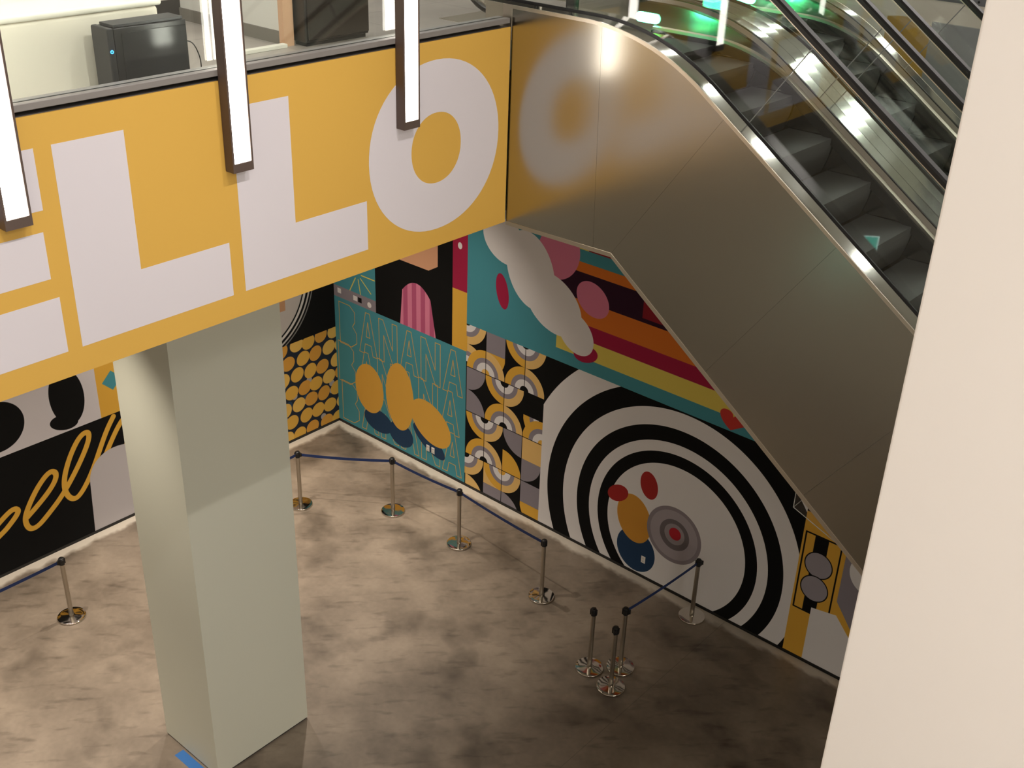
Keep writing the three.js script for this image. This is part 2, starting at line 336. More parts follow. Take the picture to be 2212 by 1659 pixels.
canvasPanel(wallBack, 'z', -9.2, -4.55, 1.88, 5.6, 240, (g) => {
  K.rect(g, '#d0ccd0', -9.3, -4.5, 1.8, 5.7);
  K.disc(g, C.black, -6.08, 2.34, 0.4, 0.38); K.disc(g, C.black, -5.02, 2.42, 0.26, 0.46, 0.1); K.disc(g, C.black, -5.12, 2.04, 0.22, 0.12, -0.3); K.disc(g, C.black, -7.3, 2.4, 0.36, 0.42);
});
canvasPanel(wallBack, 'z', -4.55, -4.2, 1.88, 5.6, 240, (g) => { K.rect(g, C.must, -4.6, -4.1, 1.8, 5.7); K.poly(g, C.teal, [[-4.46, 2.42], [-4.3, 2.58], [-4.14, 2.42], [-4.3, 2.26]]); });

// wall outlets
function outlet(label, z, y, group) {
  const t = thing('wall_outlet', label, 'outlet', [-0.004, y, z], 0, group);
  part('cover_plate', rbx(-0.008, 0, -0.058, 0.058, -0.036, 0.036, 0.003), std(0xe9e6e0, 0.4), t);
  for (const s of [-1, 1]) {
    const f = part('socket', rbx(-0.011, -0.007, s * 0.026 - 0.017, s * 0.026 + 0.017, -0.018, 0.018, 0.0015), std(0xdcd8d0, 0.4), t);
    part('slot', [bx(-0.0116, -0.0105, s * 0.026 - 0.006, s * 0.026 + 0.006, -0.008, -0.006), bx(-0.0116, -0.0105, s * 0.026 - 0.006, s * 0.026 + 0.006, 0.006, 0.008)], M.black, f);
  }
}
outlet('white wall outlet of a close pair low on the teal mural', 2.28, 0.36, 'paired outlets on the teal mural');
outlet('white wall outlet of a close pair low on the teal mural', 2.4, 0.36, 'paired outlets on the teal mural');
outlet('single white wall outlet low on the black and white ring mural', 6.75, 0.32);

// ------------------------------------------------------------------ square column under the upper floor
{
  const t = thing('support_column', 'square pale green-grey painted column standing under the yellow banner', 'column', [-5.913, 0, 4.867]);
  part('shaft', bx(-0.666, 0.666, 0.025, 6.92, -0.523, 0.523), M.columnPaint, t);
  part('foot_gap', bx(-0.655, 0.655, 0, 0.025, -0.512, 0.512), M.black, t, null, 'black strip standing for the dark gap at the foot of the column');  // dark of the gap under the shaft, put in as black colour
}
single('tape_strip', bx(-6.72, -6.6, 0, 0.0012, 4.71, 5.2), std(0x2c67a8, 0.7), 'strip of blue tape on the floor beside the column foot', 'tape');
{
  const t = thing('foreground_column', 'cream painted square column close by on the balcony', 'column', [-9.76, 0, 14.0]);
  part('shaft', rbx(-0.375, 0.375, 0, CEIL, -0.49, 0.49, 0.006), M.creamPaint, t);
}

// ------------------------------------------------------------------ yellow banner on the edge of the upper floor
{
  const t = thing('fascia_banner', 'long yellow printed banner with big white capitals along the upper floor edge', 'banner', [0, 0, ZB]);
  part('banner_sheet', bx(-15.98, -4.415, 6.905, 8.613, -0.012, 0), M.gold, t);
  part('backing_board', bx(-15.98, -4.43, UP, 8.612, -0.13, -0.013), M.shoe, t);
  const y0 = 7.085, y1 = 8.422;
  const S = (pts, holes = []) => { const s = new THREE.Shape(pts.map((p) => new THREE.Vector2(...p))); s.holes = holes; return s; };
  const L = (x) => S([[x, y1], [x, y0], [x + 1.194, y0], [x + 1.194, 7.486], [x + 0.487, 7.486], [x + 0.487, y1]]);
  const xe = -9.87, E = S([[xe, y1], [xe, y0], [-8.665, y0], [-8.665, 7.466], [xe + 0.49, 7.466], [xe + 0.49, 7.598], [-8.7, 7.598], [-8.7, 7.906], [xe + 0.49, 7.906], [xe + 0.49, 8.04], [-8.678, 8.04], [-8.678, y1]]);
  const ring = (cx, cy, rx, ry, p) => Array.from({ length: 72 }, (_, k) => { const a = k / 72 * 2 * PI, c = Math.cos(a), s = Math.sin(a); return new THREE.Vector2(cx + rx * Math.sign(c) * Math.abs(c) ** (2 / p), cy + ry * Math.sign(s) * Math.abs(s) ** (2 / p)); });
  const O = new THREE.Shape(ring(-5.287, 7.765, 0.748, 0.702, 2.08)); O.holes = [new THREE.Path(ring(-5.293, 7.757, 0.286, 0.292, 2.1))];
  for (const [s, ch] of [[E, 'E'], [L(-8.564), 'L'], [L(-7.262), 'L'], [O, 'O']]) part('letter', new THREE.ExtrudeGeometry(s, { depth: 0.0015, bevelEnabled: false, curveSegments: 24 }), M.vinylWhite, t, null, 'white capital letter ' + ch);
}
// glass railing above the banner
{
  const t = thing('glass_railing', 'frameless glass railing in a grey metal shoe above the yellow banner', 'railing', [0, 0, ZB]);
  part('mounting_bar', bx(-15.98, -4.43, 8.613, 8.645, -0.13, -0.11), M.shoe, t);
  part('base_shoe', [rbx(-15.98, -4.43, 8.645, 8.687, -0.052, 0.004, 0.004), rbx(-15.98, -4.43, 8.645, 8.687, -0.13, -0.078, 0.004)], M.shoe, t);
  part('gasket', bx(-15.98, -4.43, 8.64, 8.684, -0.078, -0.052), M.rubber, t);
  for (let k = 0; k < 8; k++) { const a = -4.45 - k * 1.44; part('glass_panel', bx(a - 1.43, a, 8.684, 9.72, -0.071, -0.059), M.glass, t); }
  part('cap_rail', rbx(-15.98, -4.45, 9.72, 9.76, -0.09, -0.04, 0.006), M.satin, t);
}

// ------------------------------------------------------------------ vertical strip lights on the banner
function wallLamp(x, label) {
  const t = thing('strip_light', label, 'light', [x, 8.0, ZB + 0.004], 0, 'vertical strip lights along the banner');
  const w = 0.085, d = 0.088, top = 2.9;
  part('housing', [bx(-w, w, 0, 0.062, 0, d), bx(-w, -w + 0.014, 0.062, top, 0, d), bx(w - 0.014, w, 0.062, top, 0, d), bx(-w + 0.014, w - 0.014, 0.062, top, 0, 0.03)], M.bronze, t);
  
  part('lens', rbx(-w + 0.014, w - 0.014, 0.062, top, 0.03, d - 0.004, 0.004), lit(0xfff6ec, 10), t, null, 'glowing white lens');
  part('hanger', bx(-0.01, 0.01, top, CEIL - 8, 0.034, 0.054), M.bronze, t); part('top_cap', bx(-w, w, top, top + 0.02, 0, d), M.bronze, t);
  part('back_lens', rbx(-w + 0.014, w - 0.014, 0.72, top, -0.006, 0.0, 0.002), lit(0xfff6ec, 14), t, null, 'glowing white lens facing the glass railing');
  const l = new THREE.RectAreaLight(0xfff6ec, POWER.wallLamp, 2 * w - 0.03, top - 0.07);
  l.position.set(0, 0.062 + (top - 0.07) / 2, d + 0.004); l.rotation.y = PI; t.add(l); // faces the hall
}
wallLamp(-8.88, 'vertical white strip light in front of the letter E of the banner');
wallLamp(-7.262, 'vertical white strip light at the left edge of the second letter L');
wallLamp(-5.655, 'vertical white strip light overlapping the letter O of the banner');
wallLamp(-10.5, 'vertical white strip light on the banner before the letter E');
wallLamp(-12.1, 'vertical white strip light on the banner furthest from the escalators');

// ------------------------------------------------------------------ escalators
const TH = 34.6 * PI / 180, SLOPE = Math.tan(TH);
// a path in z, y: flat at y0 until zs, arc of radius R, slope, reverse arc, flat at low
function track(z0, y0, zs, R, low, z1, step = 0.09) {
  const out = [], add = (z, y, a) => out.push({ z, y, nz: Math.sin(a), ny: Math.cos(a) });
  add(z0, y0, 0); add(zs, y0, 0);
  for (let k = 1; k <= 14; k++) { const a = TH * k / 14; add(zs + R * Math.sin(a), y0 - R * (1 - Math.cos(a)), a); }
  const ze = zs + R * Math.sin(TH), ye = y0 - R * (1 - Math.cos(TH)), drop = R * (1 - Math.cos(TH)), run = (ye - (low + drop)) / SLOPE;
  const zl = ze + run;
  for (let k = 1; k <= 10; k++) add(ze + run * k / 10, ye - run * k / 10 * SLOPE, TH);
  for (let k = 1; k <= 14; k++) { const a = TH * (1 - k / 14); add(zl + R * (Math.sin(TH) - Math.sin(a)), low + R * (1 - Math.cos(a)), a); }
  add(Math.max(z1, zl + R * Math.sin(TH) + 0.3), low, 0);
  return out;
}
const at = (path, f) => { const i = Math.min(path.length - 2, Math.floor(f)), k = f - i; const a = path[i], b = path[i + 1]; return { z: a.z + (b.z - a.z) * k, y: a.y + (b.y - a.y) * k, nz: a.nz, ny: a.ny }; };
const P = track(7.36, 8.777, 8.42, 2.02, 0.277, 22.5);    // outer lip of the decks
const Q = track(7.36, 8.54, 8.85, 1.5, 0.04, 22.5);       // skirt brush
const yOn = (path, z) => { for (let i = 0; i + 1 < path.length; i++) if (z <= path[i + 1].z) { const a = path[i], b = path[i + 1], k = (z - a.z) / (b.z - a.z); return a.y + (b.y - a.y) * k; } return path[path.length - 1].y; };
const stepTex = texture(256, 64, (u) => { const v = (u * 64) % 1 < 0.5 ? 90 : 50; return [v, v, v]; });
M.step = new THREE.MeshStandardMaterial({ color: 0x4c4d4d, roughness: 0.55, metalness: 0.3, bumpMap: stepTex, bumpScale: 0.004 });
M.brush = std(0x121211, 0.95);
M.pill = lit(0x52ffae, 20);

function escalator(x0, label, outerCladding) {
  const t = thing('escalator', label, 'escalator', [0, 0, 0], 0, 'pair of escalators');
  const sN = x0 + 0.23, sF = x0 + 1.21, x1 = x0 + 1.44; // glass, skirt on the near side, on the far side
  // cladding of both outer sides, in sheets with open joints square to the slope
  const knee = [8.85, 6.925], bot = (z) => (z <= knee[0] ? 6.905 + 0.02 * (z - ZB) / (knee[0] - ZB) : Math.max(0.001, knee[1] - 0.728 * (z - knee[0])));
  const cuts = [[[ZB, 8.777], [ZB, 6.905]], [[8.6, yOn(P, 8.6)], [8.66, bot(8.66)]]];
  for (let k = 0, zt = 9.79; zt < 19; k++, zt += 1.045) { const yt = yOn(P, zt); let zb = zt, yb = yt; while (yb > bot(zb)) { zb -= 0.568 * 0.02; yb -= 0.823 * 0.02; } cuts.push([[zt, yt], k ? [zb, bot(zb)] : knee]); }
  cuts.push([[22.4, 0.277], [22.4, 0.001]]);
  for (const [a, b] of outerCladding ? [[x0, x0 + 0.012], [x1 - 0.012, x1]] : [[x0, x0 + 0.012], [x1 - 0.012, x1]]) for (let k = 0; k + 1 < cuts.length; k++) {
    const [t0, b0] = cuts[k], [t1, b1] = cuts[k + 1], top = [], low = [], G = 0.0008;
    for (const p of P) if (p.z > t0[0] + 0.01 && p.z < t1[0] - 0.01) top.push([p.z, p.y]);
    for (let z = b0[0] + 0.3; z < b1[0] - 0.05; z += 0.3) low.push([z, bot(z)]);
    const o = [[b0[0] + G, b0[1]], ...low, [b1[0] - G, b1[1]], [t1[0] - G, t1[1]], ...top.reverse(), [t0[0] + G, t0[1]]];
    part('cladding_panel', plateX(o, a, b), M.steel, t);
  }
  // soffit and lower trim along the near edge
  const bp = []; for (const z of [ZB, 8.3, 8.85]) bp.push({ z, y: bot(z), nz: 0, ny: 1 }); for (let z = 9.2; z < 18; z += 0.5) bp.push({ z, y: bot(z), nz: Math.sin(TH), ny: Math.cos(TH) });
  part('soffit', sweep(bp, [[x0 + 0.014, 0.0], [x1 - 0.014, 0.0], [x1 - 0.014, 0.02], [x0 + 0.014, 0.02]]), M.columnPaint, t);
  part('edge_trim', sweep(bp, [[x0 - 0.004, -0.03], [x0 + 0.02, -0.03], [x0 + 0.02, 0.006], [x0 - 0.004, 0.006]]), M.satin, t);
  part('edge_trim', sweep(bp, [[x1 - 0.02, -0.03], [x1, -0.03], [x1, 0.0], [x1 - 0.02, 0.0]]), M.satin, t);
  // each side: outer deck, lip, inner deck, skirt, brush, gasket, glass, handrail
  for (const s of [1, -1]) {
    const X = (d) => (s > 0 ? x0 + d : x1 - d);   // d counts inwards from the outer side
    const sec = (pts) => { const p = pts.map(([d, o]) => [X(d), o]); return s > 0 ? p : p.reverse(); };
    part('outer_deck', sweep(P, sec([[0.0, -0.012], [0.165, -0.012], [0.165, 0.013], [0.004, 0.011]])), M.deck, t);
    if (s > 0 ? x0 === XE : x0 !== XE) part('deck_lip', sweep(P, sec([[-0.008, -0.018], [0.003, -0.018], [0.003, 0.01], [-0.008, 0.01]])), M.satin, t);
    part('gasket', sweep(P, sec([[0.165, 0.0], [0.181, 0.0], [0.181, 0.026], [0.165, 0.026]])), M.rubber, t);
    part('inner_deck', sweep(P, sec([[0.181, 0.0], [0.212, -0.03], [0.212, -0.014], [0.181, 0.016]])), M.deck, t);
    // skirt sheet between inner deck and steps: follows both tracks
    const N = 44, pos = [], idx = [];
    for (let k = 0; k <= N; k++) { const z = 7.36 + (22.4 - 7.36) * (k / N) ** 1.25, yt = yOn(P, z) - 0.03, yq = Math.min(yt - 0.05, yOn(Q, z) - 0.32); pos.push(X(0.212), yt, z, X(0.228), yq, z); if (k < N) { const a = 2 * k; idx.push(a, a + 1, a + 2, a + 1, a + 3, a + 2); } }
    const sk = new THREE.BufferGeometry(); sk.setAttribute('position', new THREE.Float32BufferAttribute(pos, 3)); sk.setAttribute('uv', new THREE.Float32BufferAttribute(new Float32Array(pos.length / 3 * 2), 2)); sk.setIndex(idx); sk.computeVertexNormals();
    part('skirt', sk, M.skirt, t);
    const Qb = Q.filter((p) => p.z >= 8.3); Qb.unshift({ z: 8.27, y: 8.54, nz: 0, ny: 1 });
    const b = part('skirt_brush', sweep(Qb, sec([[0.212, -0.075], [0.27, -0.08], [0.27, -0.006], [0.212, 0.0]])), M.brush, t);
    part('brush_holder', sweep(Qb, sec([[0.212, 0.0], [0.25, -0.004], [0.25, 0.02], [0.212, 0.028]])), M.satin, b);
    // glass sheets
    const marks = [7.5, 9.885]; for (let z = 9.885 + 1.94; z < 20; z += 1.94) marks.push(z);
    for (let k = 0; k + 1 < marks.length; k++) {
      const pts = P.filter((p) => p.z > marks[k] + 0.02 && p.z < marks[k + 1] - 0.02), e = (z) => { const i = P.findIndex((p) => p.z > z), a = P[i - 1], q = P[i], f = (z - a.z) / (q.z - a.z); return { z, y: a.y + (q.y - a.y) * f, nz: k || z > 9 ? Math.sin(z > 9.5 ? TH : 0) : 0, ny: z > 9.5 ? Math.cos(TH) : 1 }; };
      if (k) part('joint_seal', sweep([e(marks[k] - 0.0025), e(marks[k] + 0.0025)], sec([[0.167, 0.02], [0.179, 0.02], [0.179, 0.79], [0.167, 0.79]])), std(0x7a7c7a, 0.5), t);
      part('glass_panel', sweep([e(marks[k] + 0.0028), ...pts, e(marks[k + 1] - 0.0028)], sec([[0.168, 0.02], [0.178, 0.02], [0.178, 0.8], [0.168, 0.8]])), M.glass, t);
    }
    // handrail with the turned end above the landing
    const hp = [], cz = 7.35, cy = 9.125, R = 0.47;
    for (let k = 0; k <= 20; k++) { const a = -PI / 2 - (k / 20) * PI; hp.push({ z: cz + R * Math.cos(a), y: cy + R * Math.sin(a), nz: Math.cos(a), ny: Math.sin(a) }); }
    hp.unshift({ z: 7.52, y: cy - R, nz: 0, ny: -1 });
    for (const p of P.slice(1)) hp.push({ z: p.z + p.nz * 0.818, y: p.y + p.ny * 0.818, nz: p.nz, ny: p.ny });
    const railSec = [[0.133, -0.018], [0.145, -0.026], [0.201, -0.026], [0.213, -0.018], [0.213, 0.008], [0.201, 0.022], [0.145, 0.022], [0.133, 0.008]];
    const h = part('handrail', sweep(hp, sec(railSec)), M.rubber, t);
    part('handrail_guide', sweep(hp.slice(1), sec([[0.161, -0.04], [0.185, -0.04], [0.185, -0.024], [0.161, -0.024]])), M.satin, h);
    part('handrail_inlet', rbx(Math.min(X(0.09), X(0.25)), Math.max(X(0.09), X(0.25)), UP, 8.76, 7.28, 7.4, 0.02), M.rubber, t);
    part('newel_base', rbx(Math.min(X(0), X(0.2)), Math.max(X(0), X(0.2)), UP, 8.772, 7.37, ZB - 0.002, 0.004), M.satin, t);
    // green running light set into the skirt
    const pl = part('signal_light', (() => { const p = []; for (let k = 0; k <= 16; k++) { const a = PI * k / 16 - PI / 2; p.push([0.083 + 0.042 * Math.cos(a), 0.042 * Math.sin(a)]); } for (let k = 0; k <= 16; k++) { const a = PI * k / 16 + PI / 2; p.push([-0.083 + 0.042 * Math.cos(a), 0.042 * Math.sin(a)]); } return plateX(p, -0.006, 0.006); })(), M.pill, t, [X(0.222), 8.62, 8.19], 'glowing green pill-shaped signal light');
    const pt = new THREE.RectAreaLight(0x2fe08a, POWER.pill, 0.24, 0.08); pt.position.set(X(0.236), 8.62, 8.19); pt.rotation.y = s > 0 ? -PI / 2 : PI / 2; t.add(pt);
  }
  // landing plate with the comb
  part('landing_plate', bx(sN, sF, UP - 0.02, UP + 0.004, 6.6, 8.3), M.satin, t);
  part('comb', rbx(sN, sF, UP - 0.01, UP + 0.014, 8.3, 8.46, 0.005), std(0xb99a3a, 0.4, { metalness: 0.6 }), t);
  // steps: noses found on the photograph's slope, 0.395 apart
  const N2 = (z) => yOn(Q, z) - 0.045; // nose line
  for (let k = -3; k < 30; k++) {
    const zn = 9.71 + 0.395 * k; if (zn > 20.8) break;
    const y = zn < 9.0 ? UP : Math.max(0.0, Math.min(UP, N2(zn))), prev = zn - 0.395, yp = prev < 9.0 ? UP : Math.min(UP, N2(prev));
    if (zn < 8.5) continue;
    const yNext = Math.max(-0.05, N2(zn + 0.395)), drop = Math.max(0.03, y - yNext);
    const g = part('step', (() => { const b = bx(sN + 0.01, sF - 0.01, y - 0.03, y, zn - 0.4, zn); return b; })(), M.step, t);
    part('riser', (() => { const s = new THREE.Shape(); s.moveTo(-zn, y - 0.002); s.quadraticCurveTo(-zn - 0.004, y - drop * 0.5, -(zn - 0.06), y - drop - 0.02); s.lineTo(-(zn - 0.09), y - drop - 0.02); s.lineTo(-(zn - 0.05), y - 0.03); s.closePath(); const e = new THREE.ExtrudeGeometry(s, { depth: sF - sN - 0.02, bevelEnabled: false, curveSegments: 6 }); e.rotateY(PI / 2); e.translate(sN + 0.01, 0, 0); return e; })(), M.step, g);
  }
  return t;
}
const firstEscalator = escalator(XE, 'brushed steel escalator with glass sides that joins the end of the yellow banner', true);
escalator(XE + 1.62, 'second brushed steel escalator beyond the one joined to the banner', true);
{
  part('cover_strip', sweep(P, [[XE + 1.441, -0.012], [XE + 1.619, -0.012], [XE + 1.619, 0.0115], [XE + 1.441, 0.0115]]), M.deck, firstEscalator);
  // clear guard hung under the escalator where it nears the wall
  const t = new THREE.Group(); t.name = 'deflector_guard'; t.userData.label = 'small clear acrylic box below the edge'; firstEscalator.add(t);
  part('guard_sheet', plateX([[10.84, 5.49], [10.84, 5.29], [11.27, 5.13], [11.27, 5.17]], -4.396, -4.39), M.acrylic, t);
  part('guard_sheet', plateX([[10.84, 5.49], [10.84, 5.29], [11.27, 5.13], [11.27, 5.17]], -4.20, -4.194), M.acrylic, t);
  const edge = (a, b) => { const v = new THREE.Vector3(...b).sub(new THREE.Vector3(...a)), g = cyl(0.0035, 0.0035, v.length(), 6); g.applyQuaternion(new THREE.Quaternion().setFromUnitVectors(new THREE.Vector3(0, 1, 0), v.normalize())); g.translate((a[0] + b[0]) / 2, (a[1] + b[1]) / 2, (a[2] + b[2]) / 2); return g; };
  const f = [-4.393, -4.197].map((x) => [[x, 5.49, 10.84], [x, 5.29, 10.84], [x, 5.13, 11.27]]);
  part('guard_edge', [edge(f[0][0], f[0][1]), edge(f[0][1], f[0][2]), edge(f[1][0], f[1][1]), edge(f[1][1], f[1][2]), edge(f[0][1], f[1][1]), edge(f[0][2], f[1][2])], std(0x9d9d97, 0.3), t);
}
{
  const t = thing('perforated_trim', 'grey perforated metal strip along the top of the long mural wall', 'trim', [0, UP, 0]);
  part('strip', bx(-0.012, 0, 0.115, 0.4, 7.7, 24), std(0x77777c, 0.5, { metalness: 0.4 }), t);
  part('fascia', bx(-0.006, 0, 0, 0.115, 7.7, 24), std(0xd9d0c6, 0.7), t);
  const dots = []; for (let i = 0; i < 60; i++) for (let j = 0; j < 3; j++) { const g = cyl(0.012, 0.012, 0.003, 8); g.rotateZ(PI / 2); g.translate(-0.0125, 0.15 + j * 0.08, 8.8 + i * 0.085); dots.push(g); }
  part('perforations', dots, M.black, t).userData.kind = 'stuff';
}

// ------------------------------------------------------------------ barrier posts and belts
function makePost(x, z, label, group, turn = 0) {
  const t = thing('barrier_post', label, 'barrier post', [x, 0, z], turn, group);
  const prof = [[0.0001, 0], [0.184, 0], [0.19, 0.006], [0.19, 0.022], [0.184, 0.03], [0.13, 0.037], [0.06, 0.043], [0.04, 0.047], [0.0001, 0.047]].map((p) => new THREE.Vector2(...p));
  part('base', new THREE.LatheGeometry(prof, 48), M.chrome, t);
  part('pole', new THREE.LatheGeometry([[0.0001, 0.045], [0.034, 0.045], [0.034, 0.1], [0.031, 0.104], [0.031, 0.9], [0.0001, 0.9]].map((p) => new THREE.Vector2(...p)), 28), M.poleSteel, t);
  const h = part('head', new THREE.LatheGeometry([[0.0001, 0.895], [0.034, 0.895], [0.0365, 0.9], [0.0365, 0.99], [0.033, 1.0], [0.0001, 1.003]].map((p) => new THREE.Vector2(...p)), 28), M.darkPlastic, t);
  for (let k = 0; k < 4; k++) { const g = rbx(-0.017, 0.017, 0.905, 0.985, 0.033, 0.046, 0.003); g.rotateY(k * PI / 2); part('belt_clip', g, M.darkPlastic, h); }
  const arm = rbx(-0.012, 0.012, 0.915, 0.975, 0.046, 0.066, 0.003); part('belt_end', arm, M.darkPlastic, h);
  return t;
}
const posts = [
  [-2.262, 1.642, 'chrome barrier post whose belt runs behind the column', 'a'], [-1.364, 2.843, 'chrome barrier post in front of the teal mural panel'], [-1.277, 4.215, 'chrome barrier post in front of the half-ring pattern mural'],
  [-1.389, 5.963, 'chrome barrier post at the free end of the long belt line'], [-0.264, 7.806, 'chrome barrier post standing close to the ring mural'], [-2.109, 7.398, 'chrome barrier post without belt, back one of the loose cluster'],
  [-1.812, 7.692, 'chrome barrier post of the cluster holding the belt to the wall post'], [-2.205, 7.825, 'chrome barrier post without belt, front one of the loose cluster'], [-6.212, 1.53, 'chrome barrier post before the gold script lettering mural'],
  [-4.2, 1.59, 'chrome barrier post standing behind the square column'], [-8.2, 1.5, 'chrome barrier post at the end of the belt past the script mural'],
];
posts.forEach(([x, z, label], i) => makePost(x, z, label, 'chrome barrier posts', [0.6, 0.2, 0, 2.2, 0.8, 1.9, 0.5, -1.2, -1.57, 1.57, 1.57][i]));
function belt(i, j, label) {
  const a = posts[i], b = posts[j], dx = b[0] - a[0], dz = b[1] - a[1], L = Math.hypot(dx, dz) - 0.086, n = 12, pos = [], idx = [];
  for (let k = 0; k <= n; k++) { const s = -L / 2 + L * k / n, sag = -0.02 * (1 - (2 * s / L) ** 2); for (const y of [0.922, 0.97]) for (const d of [-0.0012, 0.0012]) pos.push(s, y + sag, d); }
  for (let k = 0; k < n; k++) { const a0 = k * 4, b0 = a0 + 4; for (const [p, q] of [[0, 2], [3, 1], [2, 3], [1, 0]]) idx.push(a0 + p, b0 + p, a0 + q, a0 + q, b0 + p, b0 + q); }
  const g = new THREE.BufferGeometry(); g.setAttribute('position', new THREE.Float32BufferAttribute(pos, 3)); g.setAttribute('uv', new THREE.Float32BufferAttribute(new Float32Array(pos.length / 3 * 2), 2)); g.setIndex(idx);
  const ng = g.toNonIndexed(); ng.computeVertexNormals();
  const m = single('barrier_belt', ng, M.belt, label, 'belt', [(a[0] + b[0]) / 2, 0, (a[1] + b[1]) / 2], 'navy barrier belts');
  m.rotation.y = Math.atan2(-dz, dx); m.material.side = THREE.DoubleSide;
}
belt(0, 9, 'navy belt running from the corner post behind the square column');
belt(0, 1, 'navy belt across the corner between the two mural walls');
belt(1, 2, 'navy belt in front of the teal mural panel');
belt(2, 3, 'navy belt in front of the half-ring pattern mural');
belt(6, 4, 'navy belt from the post cluster to the post by the ring mural');
belt(8, 10, 'navy belt before the black script lettering mural');

// ------------------------------------------------------------------ things on the upper floor, behind the railing
{
  const t = thing('computer_tower', 'black computer tower with a blue power light behind the glass railing', 'computer', [-7.59, UP, 7.2]);
  part('case', rbx(-0.25, 0.29, 0, 0.45, -0.1, 0.1, 0.006), std(0x17181a, 0.3), t);
  part('side_panel', rbx(-0.2, 0.28, 0.03, 0.42, 0.1, 0.106, 0.004), std(0x1c1e20, 0.18), t);
  const f = part('front_bezel', rbx(-0.295, -0.25, 0, 0.455, -0.1, 0.1, 0.012), std(0x202124, 0.4), t);
  const led = new THREE.TorusGeometry(0.009, 0.003, 8, 20); part('power_light', led, lit(0x2f8dff, 6), f, [-0.279, 0.31, 0.101]);
  part('top_vent', rbx(-0.24, 0.28, 0.45, 0.47, -0.08, 0.08, 0.004), std(0x2a2b2d, 0.5), t);
  const cv = new THREE.CatmullRomCurve3([[0.29, 0.3, 0.02], [0.36, 0.28, 0.04], [0.4, 0.18, 0.06], [0.4, 0.05, 0.06], [0.42, 0.005, 0.0]].map((p) => new THREE.Vector3(...p)));
  part('cable', new THREE.TubeGeometry(cv, 24, 0.004, 6), M.rubber, t);
}
{
  const t = thing('low_counter', 'long low white counter behind the computer tower', 'counter', [-9.6, UP, 6.55]);
  part('body', rbx(-4, 2.3, 0, 0.5, -0.48, 0.44, 0.03, 3), M.paint, t);
  part('top', rbx(-4.02, 2.32, 0.5, 0.545, -0.5, 0.46, 0.02, 3), std(0xe6e2d6, 0.6), t);
}
struct('wall_partition', bx(-12, -5.95, UP, 11.2, 5.1, 5.2), std(0xc9c3ba, 0.8), 'pale partition wall behind the white counter');
struct('wall_return', bx(-5.95, -5.83, UP, 11.2, 5.2, 6.62), std(0xd3d1ca, 0.8), 'short pale wall running back from the railing');
struct('baseboard_partition', bx(-12, -5.95, UP, UP + 0.17, 5.2, 5.215), std(0x2b2725, 0.6), 'dark baseboard on the partition behind the counter');
struct('baseboard_return', bx(-5.965, -5.95, UP, UP + 0.1, 5.215, 6.62), std(0x77726a, 0.6), 'grey baseboard on the short return wall');
single('wall_stud', bx(-6.0, -5.9, UP, 11.2, 6.62, 6.68), std(0xc79f7e, 0.7), 'bare wooden stud at the end of the short wall', 'stud');
single('floor_track', rbx(-6.5, -6.0, UP, UP + 0.03, 6.66, 6.72, 0.004), std(0xd9d6ca, 0.6), 'white floor track in front of the bare wooden stud', 'track');
{
  const t = thing('display_cabinet', 'tall slim dark glossy cabinet just behind the glass railing', 'cabinet', [-5.55, UP, 6.56]);
  part('body', rbx(-0.33, 0.34, 0.03, 2.1, 0.08, 0.24, 0.01), std(0x1f1b19, 0.3), t);
  part('door', rbx(-0.31, 0.33, 0.05, 2.08, 0.24, 0.256, 0.006), std(0x2a241f, 0.16), t);
  part('plinth', bx(-0.31, 0.32, 0, 0.03, 0.09, 0.22), M.black, t);
}
{
  const y = 8.79;
  part('notice_plate', rbx(-2.955, -2.785, y, y + 0.003, 7.98, 8.33, 0.0012), std(0xe8e8e6, 0.5), firstEscalator, null, 'plain white notice plate');
  const n = part('notice_plate', rbx(-2.955, -2.785, y, y + 0.004, 8.34, 8.7, 0.0015), std(0xdcdce2, 0.5), firstEscalator, null, 'white notice plate with round pictograms');
  for (let k = 0; k < 4; k++) { const g = cyl(0.03, 0.03, 0.002, 20); part('pictogram', g, std([0x9a6a3c, 0xb2502f, 0x8a6a3a, 0xa8673a][k], 0.6), n, [-2.9, y + 0.0045, 8.39 + k * 0.088]); }
}
// green running-figure sign hung under the low ceiling, mirrored in the escalator glass
{
  const c = document.createElement('canvas'); c.width = 256; c.height = 160; const g = c.getContext('2d');
  g.fillStyle = '#d8fff4'; g.fillRect(0, 0, 256, 160); g.fillStyle = '#12a08a'; g.fillRect(8, 8, 240, 144); g.fillStyle = '#d8fff4'; g.fillRect(120, 24, 90, 116);
  g.fillStyle = '#12a08a'; g.beginPath(); g.arc(168, 46, 11, 0, 7); g.fill(); g.strokeStyle = '#12a08a'; g.lineWidth = 13; g.lineCap = 'round';
  for (const [a, b, d, e] of [[160, 62, 148, 94], [160, 66, 190, 80], [158, 66, 134, 80], [148, 94, 172, 112], [172, 112, 164, 136], [148, 94, 126, 116], [126, 116, 104, 116]]) { g.beginPath(); g.moveTo(a, b); g.lineTo(d, e); g.stroke(); }
  const tx = new THREE.CanvasTexture(c); tx.colorSpace = THREE.SRGBColorSpace;
  const t = thing('exit_sign', 'lit green running figure sign hung under the low ceiling', 'sign', [-11.6, 4.75, 7.9], 0.9);
  part('sign_case', rbx(-0.2, 0.2, -0.13, 0.13, -0.03, 0, 0.006), std(0xd8d8d4, 0.5), t);
  part('sign_face', new THREE.PlaneGeometry(0.38, 0.24), new THREE.MeshStandardMaterial({ color: 0, emissive: 0xffffff, emissiveMap: tx, emissiveIntensity: 5 }), t, [0, 0, 0.002]);
  part('hanger', [bx(-0.15, -0.14, 0.13, 2.2, -0.02, -0.01), bx(0.14, 0.15, 0.13, 2.2, -0.02, -0.01)], M.satin, t);
}

